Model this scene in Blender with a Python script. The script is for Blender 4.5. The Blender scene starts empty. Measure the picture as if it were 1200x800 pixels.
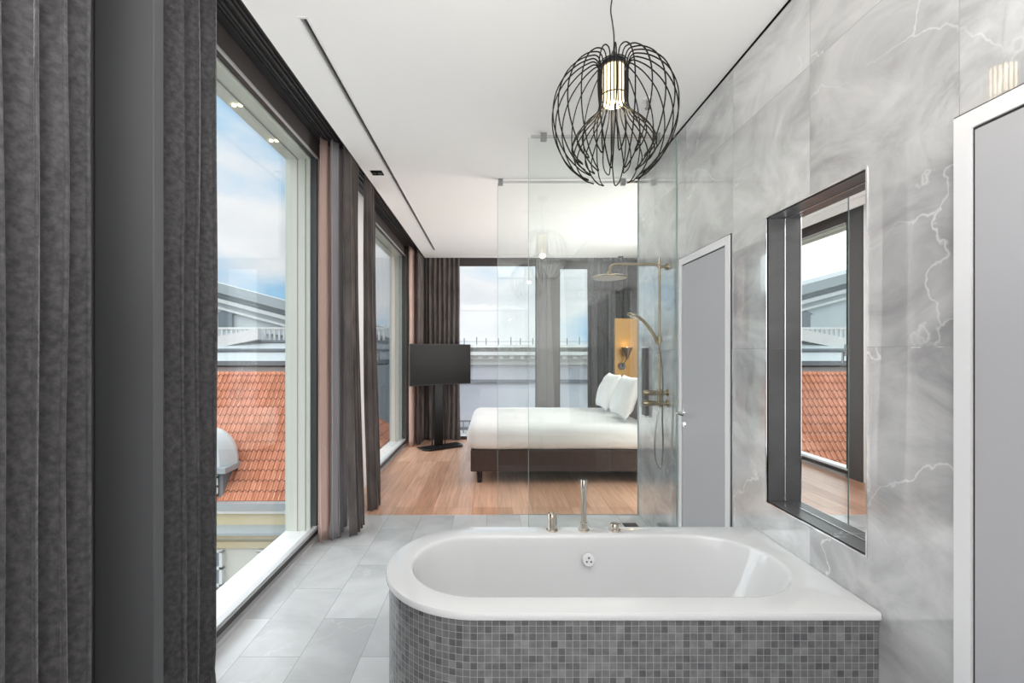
import bpy, bmesh, math, random
from mathutils import Vector, Matrix, noise
R = math.radians
PI = math.pi
scene = bpy.context.scene
C = scene.collection

# ------------------------------------------------------------------ camera, world, light
cam_d = bpy.data.cameras.new('camera')
cam = bpy.data.objects.new('camera', cam_d)
C.objects.link(cam)
cam.location = (0, 0, 1.5)
cam.rotation_euler = (R(90), 0, 0)
cam_d.sensor_width = 36
cam_d.lens = 544 / 1200 * 36
cam_d.shift_x = 23 / 1200
cam_d.shift_y = 13 / 1200
cam_d.clip_start = 0.02
cam_d.clip_end = 500
scene.camera = cam

scene.view_settings.view_transform = 'Standard'
scene.view_settings.look = 'None'
scene.view_settings.gamma = 1
scene.view_settings.use_curve_mapping = False
scene.view_settings.exposure = 0.78

w = bpy.data.worlds.new('world')
scene.world = w
w.use_nodes = True
nt = w.node_tree
nt.nodes.clear()
def nn(nt, t, **kw):
    n = nt.nodes.new(t)
    for k, v in kw.items():
        if hasattr(n, k) and not k.startswith('in_'):
            setattr(n, k, v)
    return n
tc = nn(nt, 'ShaderNodeTexCoord')
mp = nn(nt, 'ShaderNodeMapping')
mp.inputs['Scale'].default_value = (1.0, 1.0, 2.3)
mp.inputs['Location'].default_value = (3.1, 1.7, 0.35)
ns = nn(nt, 'ShaderNodeTexNoise')
ns.inputs['Scale'].default_value = 2.6
ns.inputs['Detail'].default_value = 8
ns.inputs['Roughness'].default_value = 0.52
rp = nn(nt, 'ShaderNodeValToRGB')
rp.color_ramp.elements[0].position = 0.37
rp.color_ramp.elements[0].color = (0.38, 0.66, 0.93, 1)
rp.color_ramp.elements[1].position = 0.54
rp.color_ramp.elements[1].color = (0.93, 0.94, 0.97, 1)
e = rp.color_ramp.elements.new(0.455); e.color = (0.68, 0.81, 0.95, 1)
e = rp.color_ramp.elements.new(0.72); e.color = (0.74, 0.77, 0.83, 1)
sx = nn(nt, 'ShaderNodeSeparateXYZ')
gr = nn(nt, 'ShaderNodeMapRange')
gr.inputs['From Min'].default_value = -0.03
gr.inputs['From Max'].default_value = 0.0
mx = nn(nt, 'ShaderNodeMix', data_type='RGBA')
mx.inputs[6].default_value = (0.42, 0.42, 0.42, 1)
bg = nn(nt, 'ShaderNodeBackground')
bg.inputs['Strength'].default_value = 0.62
wo = nn(nt, 'ShaderNodeOutputWorld')
L = nt.links.new
L(tc.outputs['Generated'], mp.inputs['Vector']); L(mp.outputs[0], ns.inputs['Vector'])
L(ns.outputs['Fac'], rp.inputs[0]); L(tc.outputs['Generated'], sx.inputs[0])
L(sx.outputs['Z'], gr.inputs['Value']); L(gr.outputs[0], mx.inputs[0])
L(rp.outputs[0], mx.inputs[7]); L(mx.outputs[2], bg.inputs[0]); L(bg.outputs[0], wo.inputs[0])

def area(name, loc, rot, sx_, sy_, power, col=(1, 1, 1)):
    d = bpy.data.lights.new(name, 'AREA')
    d.shape = 'RECTANGLE'; d.size = sx_; d.size_y = sy_; d.energy = power; d.color = col
    o = bpy.data.objects.new(name, d); C.objects.link(o)
    o.location = loc; o.rotation_euler = rot
    return o
def point(name, loc, power, col, rad, parent=None):
    d = bpy.data.lights.new(name, 'POINT')
    d.energy = power; d.color = col; d.shadow_soft_size = rad
    o = bpy.data.objects.new(name, d); C.objects.link(o); o.location = loc
    if parent: o.parent = parent
    return o
# soft daylight of the hazy sun, from behind the camera, on the roofs and facades outside
sd = bpy.data.lights.new('sun', 'SUN'); sd.energy = 0.6; sd.angle = R(50)
so = bpy.data.objects.new('sun', sd); C.objects.link(so)
so.rotation_euler = (R(48), 0, R(-20))
# second sun, added to brighten the room through the left windows
sl2 = bpy.data.lights.new('fill_sun', 'SUN'); sl2.energy = 2.5; sl2.angle = R(110); sl2.color = (.97, .985, 1)
so2 = bpy.data.objects.new('fill_sun', sl2); C.objects.link(so2)
so2.rotation_euler = (0, R(-62), R(-12))      # added fill, comes from the window side
area('back_fill_light', (-0.05, -0.72, 1.72), (R(105), 0, 0), 2.5, 2.7, 20, (1.0, 0.99, 0.98))  # fill light added behind the camera, there is no window here
# unseen fill light added behind the camera to brighten the ceiling
area('ceiling_fill_light', (-0.05, -0.62, 1.55), (R(180), 0, 0), 2.5, 1.1, 72, (1.0, 0.985, 0.965))
# fill light added to brighten the bedroom, on its hidden right-hand side
area('bedroom_fill_light', (2.55, 5.7, 1.6), (0, R(90), 0), 2.6, 2.0, 62, (1.0, 0.97, 0.93))

# ------------------------------------------------------------------ materials
MATS = {}
def mat(name, col, rough=0.5, metal=0.0, spec=0.5, sheen=0.0, emit=None, estr=1.0, coat=0.0, coat_ior=1.5):
    if name in MATS: return MATS[name]
    m = bpy.data.materials.new(name); m.use_nodes = True
    b = m.node_tree.nodes['Principled BSDF']
    b.inputs['Base Color'].default_value = (*col, 1)
    b.inputs['Roughness'].default_value = rough
    b.inputs['Metallic'].default_value = metal
    b.inputs['Specular IOR Level'].default_value = spec
    if sheen:
        b.inputs['Sheen Weight'].default_value = sheen
        b.inputs['Sheen Roughness'].default_value = 0.4
    if coat: b.inputs['Coat Weight'].default_value = coat
    if emit:
        b.inputs['Emission Color'].default_value = (*emit, 1)
        b.inputs['Emission Strength'].default_value = estr
    MATS[name] = m
    return m
def noise_mat(name, c1, c2, scale=5, rough=0.5, detail=4, metal=0, bump=0.0, stretch=(1, 1, 1), spec=0.5, sheen=0, lo=.35, hi=.65, bscale=None):
    m = mat(name, c1, rough, metal, spec, sheen)
    nt = m.node_tree; b = nt.nodes['Principled BSDF']; L = nt.links.new
    tc = nn(nt, 'ShaderNodeTexCoord'); mp = nn(nt, 'ShaderNodeMapping')
    mp.inputs['Scale'].default_value = stretch
    ns = nn(nt, 'ShaderNodeTexNoise'); ns.inputs['Scale'].default_value = scale; ns.inputs['Detail'].default_value = detail
    rp = nn(nt, 'ShaderNodeValToRGB')
    rp.color_ramp.elements[0].position = lo; rp.color_ramp.elements[1].position = hi
    rp.color_ramp.elements[0].color = (*c1, 1); rp.color_ramp.elements[1].color = (*c2, 1)
    L(tc.outputs['Object'], mp.inputs[0]); L(mp.outputs[0], ns.inputs['Vector']); L(ns.outputs['Fac'], rp.inputs[0])
    L(rp.outputs[0], b.inputs['Base Color'])
    if bump:
        n2 = nn(nt, 'ShaderNodeTexNoise'); n2.inputs['Scale'].default_value = bscale or scale * 4; n2.inputs['Detail'].default_value = 5
        L(mp.outputs[0], n2.inputs['Vector'])
        bp = nn(nt, 'ShaderNodeBump'); bp.inputs['Strength'].default_value = bump; bp.inputs['Distance'].default_value = 0.01
        L(n2.outputs['Fac'], bp.inputs['Height']); L(bp.outputs[0], b.inputs['Normal'])
    return m

def stone_mat(name, axes, tile_w, tile_h, org, cols, veins=(0.8, 0.8, 0.8), rough=0.08, offset=0.0, mortar=0.0016, mcol=(.45, .45, .46), vstr=1.0, nscale=1.6, spec=0.5, tv=.5):
    """polished stone tiles: axes = the two object axes laid along tile width and height"""
    m = mat(name, cols[0], rough, 0, spec)
    nt = m.node_tree; b = nt.nodes['Principled BSDF']; L = nt.links.new
    tc = nn(nt, 'ShaderNodeTexCoord'); sp = nn(nt, 'ShaderNodeSeparateXYZ'); cb = nn(nt, 'ShaderNodeCombineXYZ')
    L(tc.outputs['Object'], sp.inputs[0])
    for i, a in enumerate(axes):
        ad = nn(nt, 'ShaderNodeMath', operation='SUBTRACT'); ad.inputs[1].default_value = org[i]
        L(sp.outputs['XYZ'.index(a)], ad.inputs[0]); L(ad.outputs[0], cb.inputs[i])
    br = nn(nt, 'ShaderNodeTexBrick'); br.offset = offset; br.offset_frequency = 2; br.squash = 1
    br.inputs['Scale'].default_value = 1; br.inputs['Mortar Size'].default_value = mortar
    br.inputs['Mortar Smooth'].default_value = 0; br.inputs['Bias'].default_value = 0
    br.inputs['Brick Width'].default_value = tile_w; br.inputs['Row Height'].default_value = tile_h
    br.inputs['Color1'].default_value = (0, 0, 0, 1); br.inputs['Color2'].default_value = (1, 1, 1, 1)
    L(cb.outputs[0], br.inputs['Vector'])
    # per tile offset of the marbling
    ml = nn(nt, 'ShaderNodeVectorMath', operation='SCALE'); ml.inputs['Scale'].default_value = 13.0
    L(br.outputs['Color'], ml.inputs[0])
    av = nn(nt, 'ShaderNodeVectorMath', operation='ADD'); L(tc.outputs['Object'], av.inputs[0]); L(ml.outputs[0], av.inputs[1])
    rt = nn(nt, 'ShaderNodeMapping'); rt.inputs['Rotation'].default_value = (R(38), R(20), R(15)); rt.inputs['Scale'].default_value = (1, 1, 1.5)
    L(av.outputs[0], rt.inputs[0])
    n1 = nn(nt, 'ShaderNodeTexNoise'); n1.inputs['Scale'].default_value = nscale; n1.inputs['Detail'].default_value = 8; n1.inputs['Roughness'].default_value = .6; n1.inputs['Distortion'].default_value = .7
    L(rt.outputs[0], n1.inputs['Vector'])
    rp = nn(nt, 'ShaderNodeValToRGB'); rp.color_ramp.elements[0].position = .36; rp.color_ramp.elements[1].position = .64
    rp.color_ramp.elements[0].color = (*cols[0], 1); rp.color_ramp.elements[1].color = (*cols[1], 1)
    L(n1.outputs['Fac'], rp.inputs[0])
    # thin white veins
    n2 = nn(nt, 'ShaderNodeTexNoise'); n2.inputs['Scale'].default_value = 2.2; n2.inputs['Detail'].default_value = 5
    L(av.outputs[0], n2.inputs['Vector'])
    sc = nn(nt, 'ShaderNodeVectorMath', operation='SCALE'); sc.inputs['Scale'].default_value = .9
    L(n2.outputs['Color'], sc.inputs[0])
    a2 = nn(nt, 'ShaderNodeVectorMath', operation='ADD'); L(rt.outputs[0], a2.inputs[0]); L(sc.outputs[0], a2.inputs[1])
    vo = nn(nt, 'ShaderNodeTexVoronoi', feature='DISTANCE_TO_EDGE'); vo.inputs['Scale'].default_value = .95
    L(a2.outputs[0], vo.inputs['Vector'])
    vr = nn(nt, 'ShaderNodeMapRange'); vr.inputs['From Min'].default_value = 0.0; vr.inputs['From Max'].default_value = .0075
    vr.inputs['To Min'].default_value = 1; vr.inputs['To Max'].default_value = 0
    L(vo.outputs['Distance'], vr.inputs['Value'])
    n3 = nn(nt, 'ShaderNodeTexNoise'); n3.inputs['Scale'].default_value = 1.9; n3.inputs['Detail'].default_value = 3
    L(av.outputs[0], n3.inputs['Vector'])
    v3 = nn(nt, 'ShaderNodeMapRange'); v3.inputs['From Min'].default_value = .46; v3.inputs['From Max'].default_value = .7
    L(n3.outputs['Fac'], v3.inputs['Value'])
    mm = nn(nt, 'ShaderNodeMath', operation='MULTIPLY'); L(vr.outputs[0], mm.inputs[0]); L(v3.outputs[0], mm.inputs[1])
    m2 = nn(nt, 'ShaderNodeMath', operation='MULTIPLY'); L(mm.outputs[0], m2.inputs[0]); m2.inputs[1].default_value = vstr
    x1 = nn(nt, 'ShaderNodeMix', data_type='RGBA'); L(m2.outputs[0], x1.inputs[0]); L(rp.outputs[0], x1.inputs[6]); x1.inputs[7].default_value = (*veins, 1)
    # tile to tile value
    hv = nn(nt, 'ShaderNodeHueSaturation'); vm = nn(nt, 'ShaderNodeMapRange')
    vm.inputs['To Min'].default_value = 1 - .14 * tv; vm.inputs['To Max'].default_value = 1 + .14 * tv
    L(br.outputs['Color'], vm.inputs['Value']); L(vm.outputs[0], hv.inputs['Value']); L(x1.outputs[2], hv.inputs['Color'])
    x2 = nn(nt, 'ShaderNodeMix', data_type='RGBA'); L(br.outputs['Fac'], x2.inputs[0]); L(hv.outputs[0], x2.inputs[6]); x2.inputs[7].default_value = (*mcol, 1)
    L(x2.outputs[2], b.inputs['Base Color'])
    return m

def mosaic_mat():
    m = mat('mosaic', (.2, .2, .2), .25)
    nt = m.node_tree; b = nt.nodes['Principled BSDF']; L = nt.links.new
    uv = nn(nt, 'ShaderNodeUVMap'); uv.uv_map = 'UVMap'
    br = nn(nt, 'ShaderNodeTexBrick'); br.offset = 0; br.squash = 1
    br.inputs['Scale'].default_value = 1; br.inputs['Mortar Size'].default_value = .0009
    br.inputs['Mortar Smooth'].default_value = 0; br.inputs['Bias'].default_value = 0
    br.inputs['Brick Width'].default_value = .0256; br.inputs['Row Height'].default_value = .0256
    br.inputs['Color1'].default_value = (0, 0, 0, 1); br.inputs['Color2'].default_value = (1, 1, 1, 1)
    L(uv.outputs[0], br.inputs['Vector'])
    rp = nn(nt, 'ShaderNodeValToRGB')
    E = rp.color_ramp.elements
    E[0].position = 0; E[0].color = (.11, .11, .115, 1); E[1].position = 1; E[1].color = (.22, .22, .225, 1)
    for p, v in ((.12, .105), (.25, .145), (.8, .168), (.93, .195)):
        q = E.new(p); q.color = (v, v, v * 1.02, 1)
    L(br.outputs['Color'], rp.inputs[0])
    tc = nn(nt, 'ShaderNodeTexCoord'); ns = nn(nt, 'ShaderNodeTexNoise'); ns.inputs['Scale'].default_value = 28; ns.inputs['Detail'].default_value = 5
    L(tc.outputs['Object'], ns.inputs['Vector'])
    mr = nn(nt, 'ShaderNodeMapRange'); mr.inputs['From Min'].default_value = .3; mr.inputs['From Max'].default_value = .7; mr.inputs['To Min'].default_value = .78; mr.inputs['To Max'].default_value = 1.22
    L(ns.outputs['Fac'], mr.inputs['Value'])
    hv = nn(nt, 'ShaderNodeHueSaturation'); L(mr.outputs[0], hv.inputs['Value']); L(rp.outputs[0], hv.inputs['Color'])
    x = nn(nt, 'ShaderNodeMix', data_type='RGBA'); L(br.outputs['Fac'], x.inputs[0]); L(hv.outputs[0], x.inputs[6]); x.inputs[7].default_value = (.36, .36, .36, 1)
    L(x.outputs[2], b.inputs['Base Color'])
    return m

def wood_floor_mat():
    m = mat('oak_planks', (.4, .25, .16), .3)
    nt = m.node_tree; b = nt.nodes['Principled BSDF']; L = nt.links.new
    tc = nn(nt, 'ShaderNodeTexCoord'); mp = nn(nt, 'ShaderNodeMapping'); mp.inputs['Rotation'].default_value = (0, 0, R(90))
    L(tc.outputs['Object'], mp.inputs[0])
    br = nn(nt, 'ShaderNodeTexBrick'); br.offset = .37; br.offset_frequency = 1
    br.inputs['Scale'].default_value = 1; br.inputs['Mortar Size'].default_value = .0012
    br.inputs['Brick Width'].default_value = 1.9; br.inputs['Row Height'].default_value = .19; br.inputs['Mortar Smooth'].default_value = 0; br.inputs['Bias'].default_value = 0
    br.inputs['Color1'].default_value = (.55, .30, .19, 1); br.inputs['Color2'].default_value = (.73, .45, .32, 1); br.inputs['Mortar'].default_value = (.2, .11, .07, 1)
    L(mp.outputs[0], br.inputs['Vector'])
    m2 = nn(nt, 'ShaderNodeMapping'); m2.inputs['Scale'].default_value = (22, 1.3, 1); L(tc.outputs['Object'], m2.inputs[0])
    ns = nn(nt, 'ShaderNodeTexNoise'); ns.inputs['Scale'].default_value = 1.6; ns.inputs['Detail'].default_value = 6; ns.inputs['Distortion'].default_value = .6
    L(m2.outputs[0], ns.inputs['Vector'])
    mr = nn(nt, 'ShaderNodeMapRange'); mr.inputs['From Min'].default_value = .3; mr.inputs['From Max'].default_value = .7; mr.inputs['To Min'].default_value = .8; mr.inputs['To Max'].default_value = 1.18
    L(ns.outputs['Fac'], mr.inputs['Value'])
    hv = nn(nt, 'ShaderNodeHueSaturation'); L(mr.outputs[0], hv.inputs['Value']); L(br.outputs['Color'], hv.inputs['Color']); L(hv.outputs[0], b.inputs['Base Color'])
    return m

def roof_tile_mat():
    m = mat('clay_tiles', (.5, .2, .12), .7)
    nt = m.node_tree; b = nt.nodes['Principled BSDF']; L = nt.links.new
    uv = nn(nt, 'ShaderNodeUVMap'); uv.uv_map = 'UVMap'
    br = nn(nt, 'ShaderNodeTexBrick'); br.offset = 0; br.inputs['Scale'].default_value = 1; br.inputs['Mortar Size'].default_value = .022; br.inputs['Mortar Smooth'].default_value = .6
    br.inputs['Brick Width'].default_value = .135; br.inputs['Row Height'].default_value = .27; br.inputs['Bias'].default_value = 0
    br.inputs['Color1'].default_value = (.56, .19, .09, 1); br.inputs['Color2'].default_value = (.76, .31, .18, 1); br.inputs['Mortar'].default_value = (.27, .10, .06, 1)
    L(uv.outputs[0], br.inputs['Vector'])
    tc = nn(nt, 'ShaderNodeTexCoord'); ns = nn(nt, 'ShaderNodeTexNoise'); ns.inputs['Scale'].default_value = .8; L(tc.outputs['Object'], ns.inputs['Vector'])
    mr = nn(nt, 'ShaderNodeMapRange'); mr.inputs['From Min'].default_value = .3; mr.inputs['From Max'].default_value = .7; mr.inputs['To Min'].default_value = .85; mr.inputs['To Max'].default_value = 1.15
    L(ns.outputs['Fac'], mr.inputs['Value'])
    hv = nn(nt, 'ShaderNodeHueSaturation'); L(mr.outputs[0], hv.inputs['Value']); L(br.outputs['Color'], hv.inputs['Color']); L(hv.outputs[0], b.inputs['Base Color'])
    return m

def glass_mat(name, tint, ior=1.45):
    m = bpy.data.materials.new(name); m.use_nodes = True
    nt = m.node_tree; nt.nodes.clear(); L = nt.links.new
    tr = nn(nt, 'ShaderNodeBsdfTransparent'); tr.inputs[0].default_value = (*tint, 1)
    gl = nn(nt, 'ShaderNodeBsdfGlossy'); gl.inputs['Roughness'].default_value = 0.0
    # Schlick reflectance of a thin pane, the same from either side
    ge = nn(nt, 'ShaderNodeNewGeometry'); dt = nn(nt, 'ShaderNodeVectorMath', operation='DOT_PRODUCT')
    L(ge.outputs['Normal'], dt.inputs[0]); L(ge.outputs['Incoming'], dt.inputs[1])
    ab = nn(nt, 'ShaderNodeMath', operation='ABSOLUTE'); L(dt.outputs['Value'], ab.inputs[0])
    om = nn(nt, 'ShaderNodeMath', operation='SUBTRACT'); om.inputs[0].default_value = 1; L(ab.outputs[0], om.inputs[1])
    pw = nn(nt, 'ShaderNodeMath', operation='POWER'); L(om.outputs[0], pw.inputs[0]); pw.inputs[1].default_value = 5
    fr = nn(nt, 'ShaderNodeMath', operation='MULTIPLY_ADD'); L(pw.outputs[0], fr.inputs[0]); fr.inputs[1].default_value = .94; fr.inputs[2].default_value = .04
    mx = nn(nt, 'ShaderNodeMixShader'); o = nn(nt, 'ShaderNodeOutputMaterial')
    L(fr.outputs[0], mx.inputs[0]); L(tr.outputs[0], mx.inputs[1]); L(gl.outputs[0], mx.inputs[2]); L(mx.outputs[0], o.inputs[0])
    MATS[name] = m
    return m
def sheer_mat(name, col, alpha):
    m = bpy.data.materials.new(name); m.use_nodes = True
    nt = m.node_tree; nt.nodes.clear(); L = nt.links.new
    tr = nn(nt, 'ShaderNodeBsdfTransparent')
    df = nn(nt, 'ShaderNodeBsdfDiffuse'); df.inputs[0].default_value = (*col, 1)
    tl = nn(nt, 'ShaderNodeBsdfTranslucent'); tl.inputs[0].default_value = (*col, 1)
    a = nn(nt, 'ShaderNodeMixShader'); a.inputs[0].default_value = .5
    x = nn(nt, 'ShaderNodeMixShader'); x.inputs[0].default_value = alpha
    o = nn(nt, 'ShaderNodeOutputMaterial')
    L(df.outputs[0], a.inputs[1]); L(tl.outputs[0], a.inputs[2]); L(tr.outputs[0], x.inputs[1]); L(a.outputs[0], x.inputs[2]); L(x.outputs[0], o.inputs[0])
    MATS[name] = m
    return m

M_wall = stone_mat('grey_marble', 'YZ', .63, 1.2, (1.34 - .63 * 6, .32 - 1.2), ((.38, .38, .383), (.69, .69, .693)), veins=(.95, .95, .95), nscale=2.3, rough=.15, mcol=(.42, .42, .42), spec=.8)
_b = M_wall.node_tree.nodes['Principled BSDF']; _b.inputs['Coat Weight'].default_value = 1; _b.inputs['Coat IOR'].default_value = 2.1; _b.inputs['Coat Roughness'].default_value = .02
M_floor = stone_mat('floor_stone', 'YX', .66, .30, (2.62 - .66 * 8, -1.25 - .3 * 4), ((.47, .48, .49), (.63, .64, .65)), veins=(.72, .73, .74), rough=.22, offset=.5, mcol=(.33, .33, .34), vstr=.6, nscale=1.3)
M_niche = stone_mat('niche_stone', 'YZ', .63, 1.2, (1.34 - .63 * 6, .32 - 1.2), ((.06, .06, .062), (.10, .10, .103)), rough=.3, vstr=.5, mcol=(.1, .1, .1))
M_mosaic = mosaic_mat()
M_oak = wood_floor_mat()
M_tiles = roof_tile_mat()
M_ceil = mat('ceiling_paint', (.92, .92, .91), .75, spec=.2)
M_paint = mat('wall_paint', (.72, .71, .70), .7, spec=.2)
M_velvet = noise_mat('velvet', (.058, .056, .058), (.105, .102, .105), 50, .85, 12, bump=.4, spec=.15, sheen=.4, stretch=(1, 1, 1), lo=.36, hi=.68, bscale=90)
M_velvet2 = noise_mat('taupe_velvet', (.10, .086, .082), (.175, .150, .143), 8, .85, 5, bump=.2, spec=.15, sheen=.3, stretch=(1, 1, .4))
M_sheer = sheer_mat('pink_sheer', (.78, .62, .56), .82)
M_sheer2 = sheer_mat('grey_sheer', (.62, .60, .62), .92)
M_panel = mat('anthracite_panel', (.095, .096, .10), .55, spec=.3)
M_frame = mat('brown_aluminium', (.085, .074, .072), .65, .0, spec=.2)
M_track = mat('track_metal', (.52, .52, .53), .35, .2)
M_dark = mat('dark_aluminium', (.055, .054, .056), .4, .2)
M_black = mat('black_satin', (.012, .012, .013), .35)
M_wire = mat('wire_black', (.012, .012, .012), .7, spec=.15)
M_void = mat('black_void', (.006, .006, .006), .9, spec=.05)
M_alu = mat('brushed_aluminium', (.72, .72, .73), .25, 1.0)
M_chrome = mat('chrome', (.85, .85, .86), .08, 1.0)
M_nickel = mat('brushed_nickel', (.62, .57, .50), .2, 1.0)
M_brass = mat('brushed_brass', (.44, .35, .225), .2, 1.0)
M_steel = mat('shower_hose_steel', (.45, .44, .43), .25, 1.0)
M_reveal = mat('reveal_panel', (.66, .68, .61), .45, spec=.3)
M_sill = mat('sill_panel', (.84, .85, .84), .4)
M_acryl = mat('white_enamel', (.77, .775, .78), .08, spec=.6, coat=.4)
M_white = mat('white_lacquer', (.82, .82, .83), .3)
M_leaf = mat('grey_lacquer', (.47, .47, .49), .38)
M_mirror = mat('mirror_silver', (.93, .93, .93), .0, 1.0)
M_duvet = noise_mat('white_cotton', (.86, .86, .86), (.92, .92, .92), 3, .9, 3, bump=.15, spec=.1, bscale=7)
M_base = noise_mat('brown_upholstery', (.075, .052, .046), (.095, .066, .058), 60, .85, 2, bump=.1, spec=.15)
M_gold = mat('gold_panel', (.28, .14, .02), .5, .15)
M_lampmetal = mat('bronze_lamp', (.10, .07, .055), .4, .6)
M_tvframe = mat('tv_plastic', (.012, .012, .013), .4)
M_screen = mat('tv_screen', (.012, .012, .013), .35, spec=.15)
M_bulb = mat('opal_bulb', (.9, .8, .65), .4, emit=(1, .74, .40), estr=1.5)
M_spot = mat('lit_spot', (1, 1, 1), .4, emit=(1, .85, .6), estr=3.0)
M_glass = glass_mat('window_glass', (.97, .985, .98))
M_sglass = glass_mat('shower_glass', (.955, .975, .97))
M_gedge = mat('glass_edge', (.34, .44, .43), .1, spec=.6)

# ------------------------------------------------------------------ mesh helpers
class MB:
    def __init__(s): s.v = []; s.f = []; s.uv = None
    def add(s, vs, fs):
        o = len(s.v); s.v += [tuple(p) for p in vs]; s.f += [tuple(i + o for i in f) for f in fs]; return s
    def box(s, x0, x1, y0, y1, z0, z1):
        if x0 > x1: x0, x1 = x1, x0
        if y0 > y1: y0, y1 = y1, y0
        if z0 > z1: z0, z1 = z1, z0
        return s.add([(x0, y0, z0), (x1, y0, z0), (x1, y1, z0), (x0, y1, z0), (x0, y0, z1), (x1, y0, z1), (x1, y1, z1), (x0, y1, z1)],
                     [(0, 3, 2, 1), (4, 5, 6, 7), (0, 1, 5, 4), (1, 2, 6, 5), (2, 3, 7, 6), (3, 0, 4, 7)])
    def tube(s, pts, r, n=8, closed=False, caps=True):
        pts = [Vector(p) for p in pts]; m = len(pts); rs = r if isinstance(r, (list, tuple)) else [r] * m
        up = None; vs = []
        for i, p in enumerate(pts):
            if closed: d = pts[(i + 1) % m] - pts[i - 1]
            else: d = pts[min(i + 1, m - 1)] - pts[max(i - 1, 0)]
            d.normalize()
            if up is None:
                up = Vector((0, 0, 1)) if abs(d.z) < .9 else Vector((1, 0, 0))
            a = d.cross(up)
            if a.length < 1e-5: a = d.orthogonal()
            a.normalize(); b = a.cross(d).normalized(); up = b
            for k in range(n):
                t = 2 * PI * k / n
                vs.append(p + (a * math.cos(t) + b * math.sin(t)) * rs[i])
        fs = []
        for i in range(m if closed else m - 1):
            j = (i + 1) % m
            for k in range(n):
                k2 = (k + 1) % n
                fs.append((i * n + k, j * n + k, j * n + k2, i * n + k2))
        if not closed and caps:
            fs.append(tuple(range(n))); fs.append(tuple((m - 1) * n + k for k in reversed(range(n))))
        return s.add(vs, fs)
    def lathe(s, prof, c=(0, 0, 0), n=32, axis='z', rot=None):
        """prof: (r, h) pairs; closes at r = 0"""
        vs = []; fs = []
        c = Vector(c)
        for (r, h) in prof:
            for k in range(n):
                t = 2 * PI * k / n
                p = Vector((r * math.cos(t), r * math.sin(t), h))
                if axis == 'x': p = Vector((p.z, p.x, p.y))
                if axis == 'y': p = Vector((p.x, p.z, p.y))
                if rot: p = rot @ p
                vs.append(c + p)
        for i in range(len(prof) - 1):
            for k in range(n):
                k2 = (k + 1) % n
                fs.append((i * n + k, i * n + k2, (i + 1) * n + k2, (i + 1) * n + k))
        if prof[0][0] > 1e-6: fs.append(tuple(reversed(range(n))))
        if prof[-1][0] > 1e-6: fs.append(tuple((len(prof) - 1) * n + k for k in range(n)))
        return s.add(vs, fs)
    def prism(s, poly, a, b, plane='xz'):
        n = len(poly)
        def P(p, d):
            if plane == 'xz': return (p[0], d, p[1])
            if plane == 'yz': return (d, p[0], p[1])
            return (p[0], p[1], d)
        vs = [P(p, a) for p in poly] + [P(p, b) for p in poly]
        fs = [tuple(range(n)), tuple(reversed(range(n, 2 * n)))] + [(i, i + n, (i + 1) % n + n, (i + 1) % n) for i in range(n)]
        return s.add(vs, fs)
    def build(s, name, m, parent=None, smooth=False, bevel=0, segs=2, angle=35, merge=True):
        me = bpy.data.meshes.new(name)
        me.from_pydata([tuple(v) for v in s.v], [], s.f)
        bm = bmesh.new(); bm.from_mesh(me)
        if merge: bmesh.ops.remove_doubles(bm, verts=bm.verts, dist=1e-6)
        bmesh.ops.recalc_face_normals(bm, faces=bm.faces)
        bm.to_mesh(me); bm.free()
        me.materials.append(m)
        o = bpy.data.objects.new(name, me); C.objects.link(o)
        if parent: o.parent = parent
        if smooth:
            for p in me.polygons: p.use_smooth = True
            try: me.set_sharp_from_angle(angle=R(angle))
            except Exception: pass
        if bevel:
            md = o.modifiers.new('bevel', 'BEVEL'); md.width = bevel; md.segments = segs; md.limit_method = 'ANGLE'; md.angle_limit = R(40)
        return o
def tag(o, label=None, cat=None, group=None, kind=None):
    if label: o['label'] = label
    if cat: o['category'] = cat
    if group: o['group'] = group
    if kind: o['kind'] = kind
    return o
def empty(name, loc=(0, 0, 0), label=None, cat=None, group=None, kind=None):
    o = bpy.data.objects.new(name, None); C.objects.link(o); o.location = loc
    o.empty_display_size = .1
    return tag(o, label, cat, group, kind)
def catmull(P, k=6):
    P = [Vector(p) for p in P]; Q = [P[0] * 2 - P[1]] + P + [P[-1] * 2 - P[-2]]; out = []
    for i in range(1, len(Q) - 2):
        for j in range(k):
            t = j / k; a, b, c, d = Q[i - 1:i + 3]
            out.append(.5 * ((2 * b) + (c - a) * t + (2 * a - 5 * b + 4 * c - d) * t * t + (3 * b - a - 3 * c + d) * t ** 3))
    out.append(P[-1]); return out
def local(parent):  # parts are modelled in world space: shift them under an empty placed at its base
    off = Vector(parent.location)
    for c in parent.children: c.location = Vector(c.location) - off
XW, XR, YT, HC = -1.42, 1.348, 4.29, 3.10   # window plane, stone wall, wood/tile line, ceiling

# ------------------------------------------------------------------ room shell
tag(MB().box(-1.5, XR + .152, -1.3, YT, -.12, 0).build('floor', M_floor), 'light grey stone tile floor around the bathtub', 'floor', kind='structure')
tag(MB().box(-1.5, 2.7, YT, 8.1, -.12, 0).build('floor_bedroom', M_oak), 'warm oak plank floor under the bed', 'floor', kind='structure')

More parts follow.
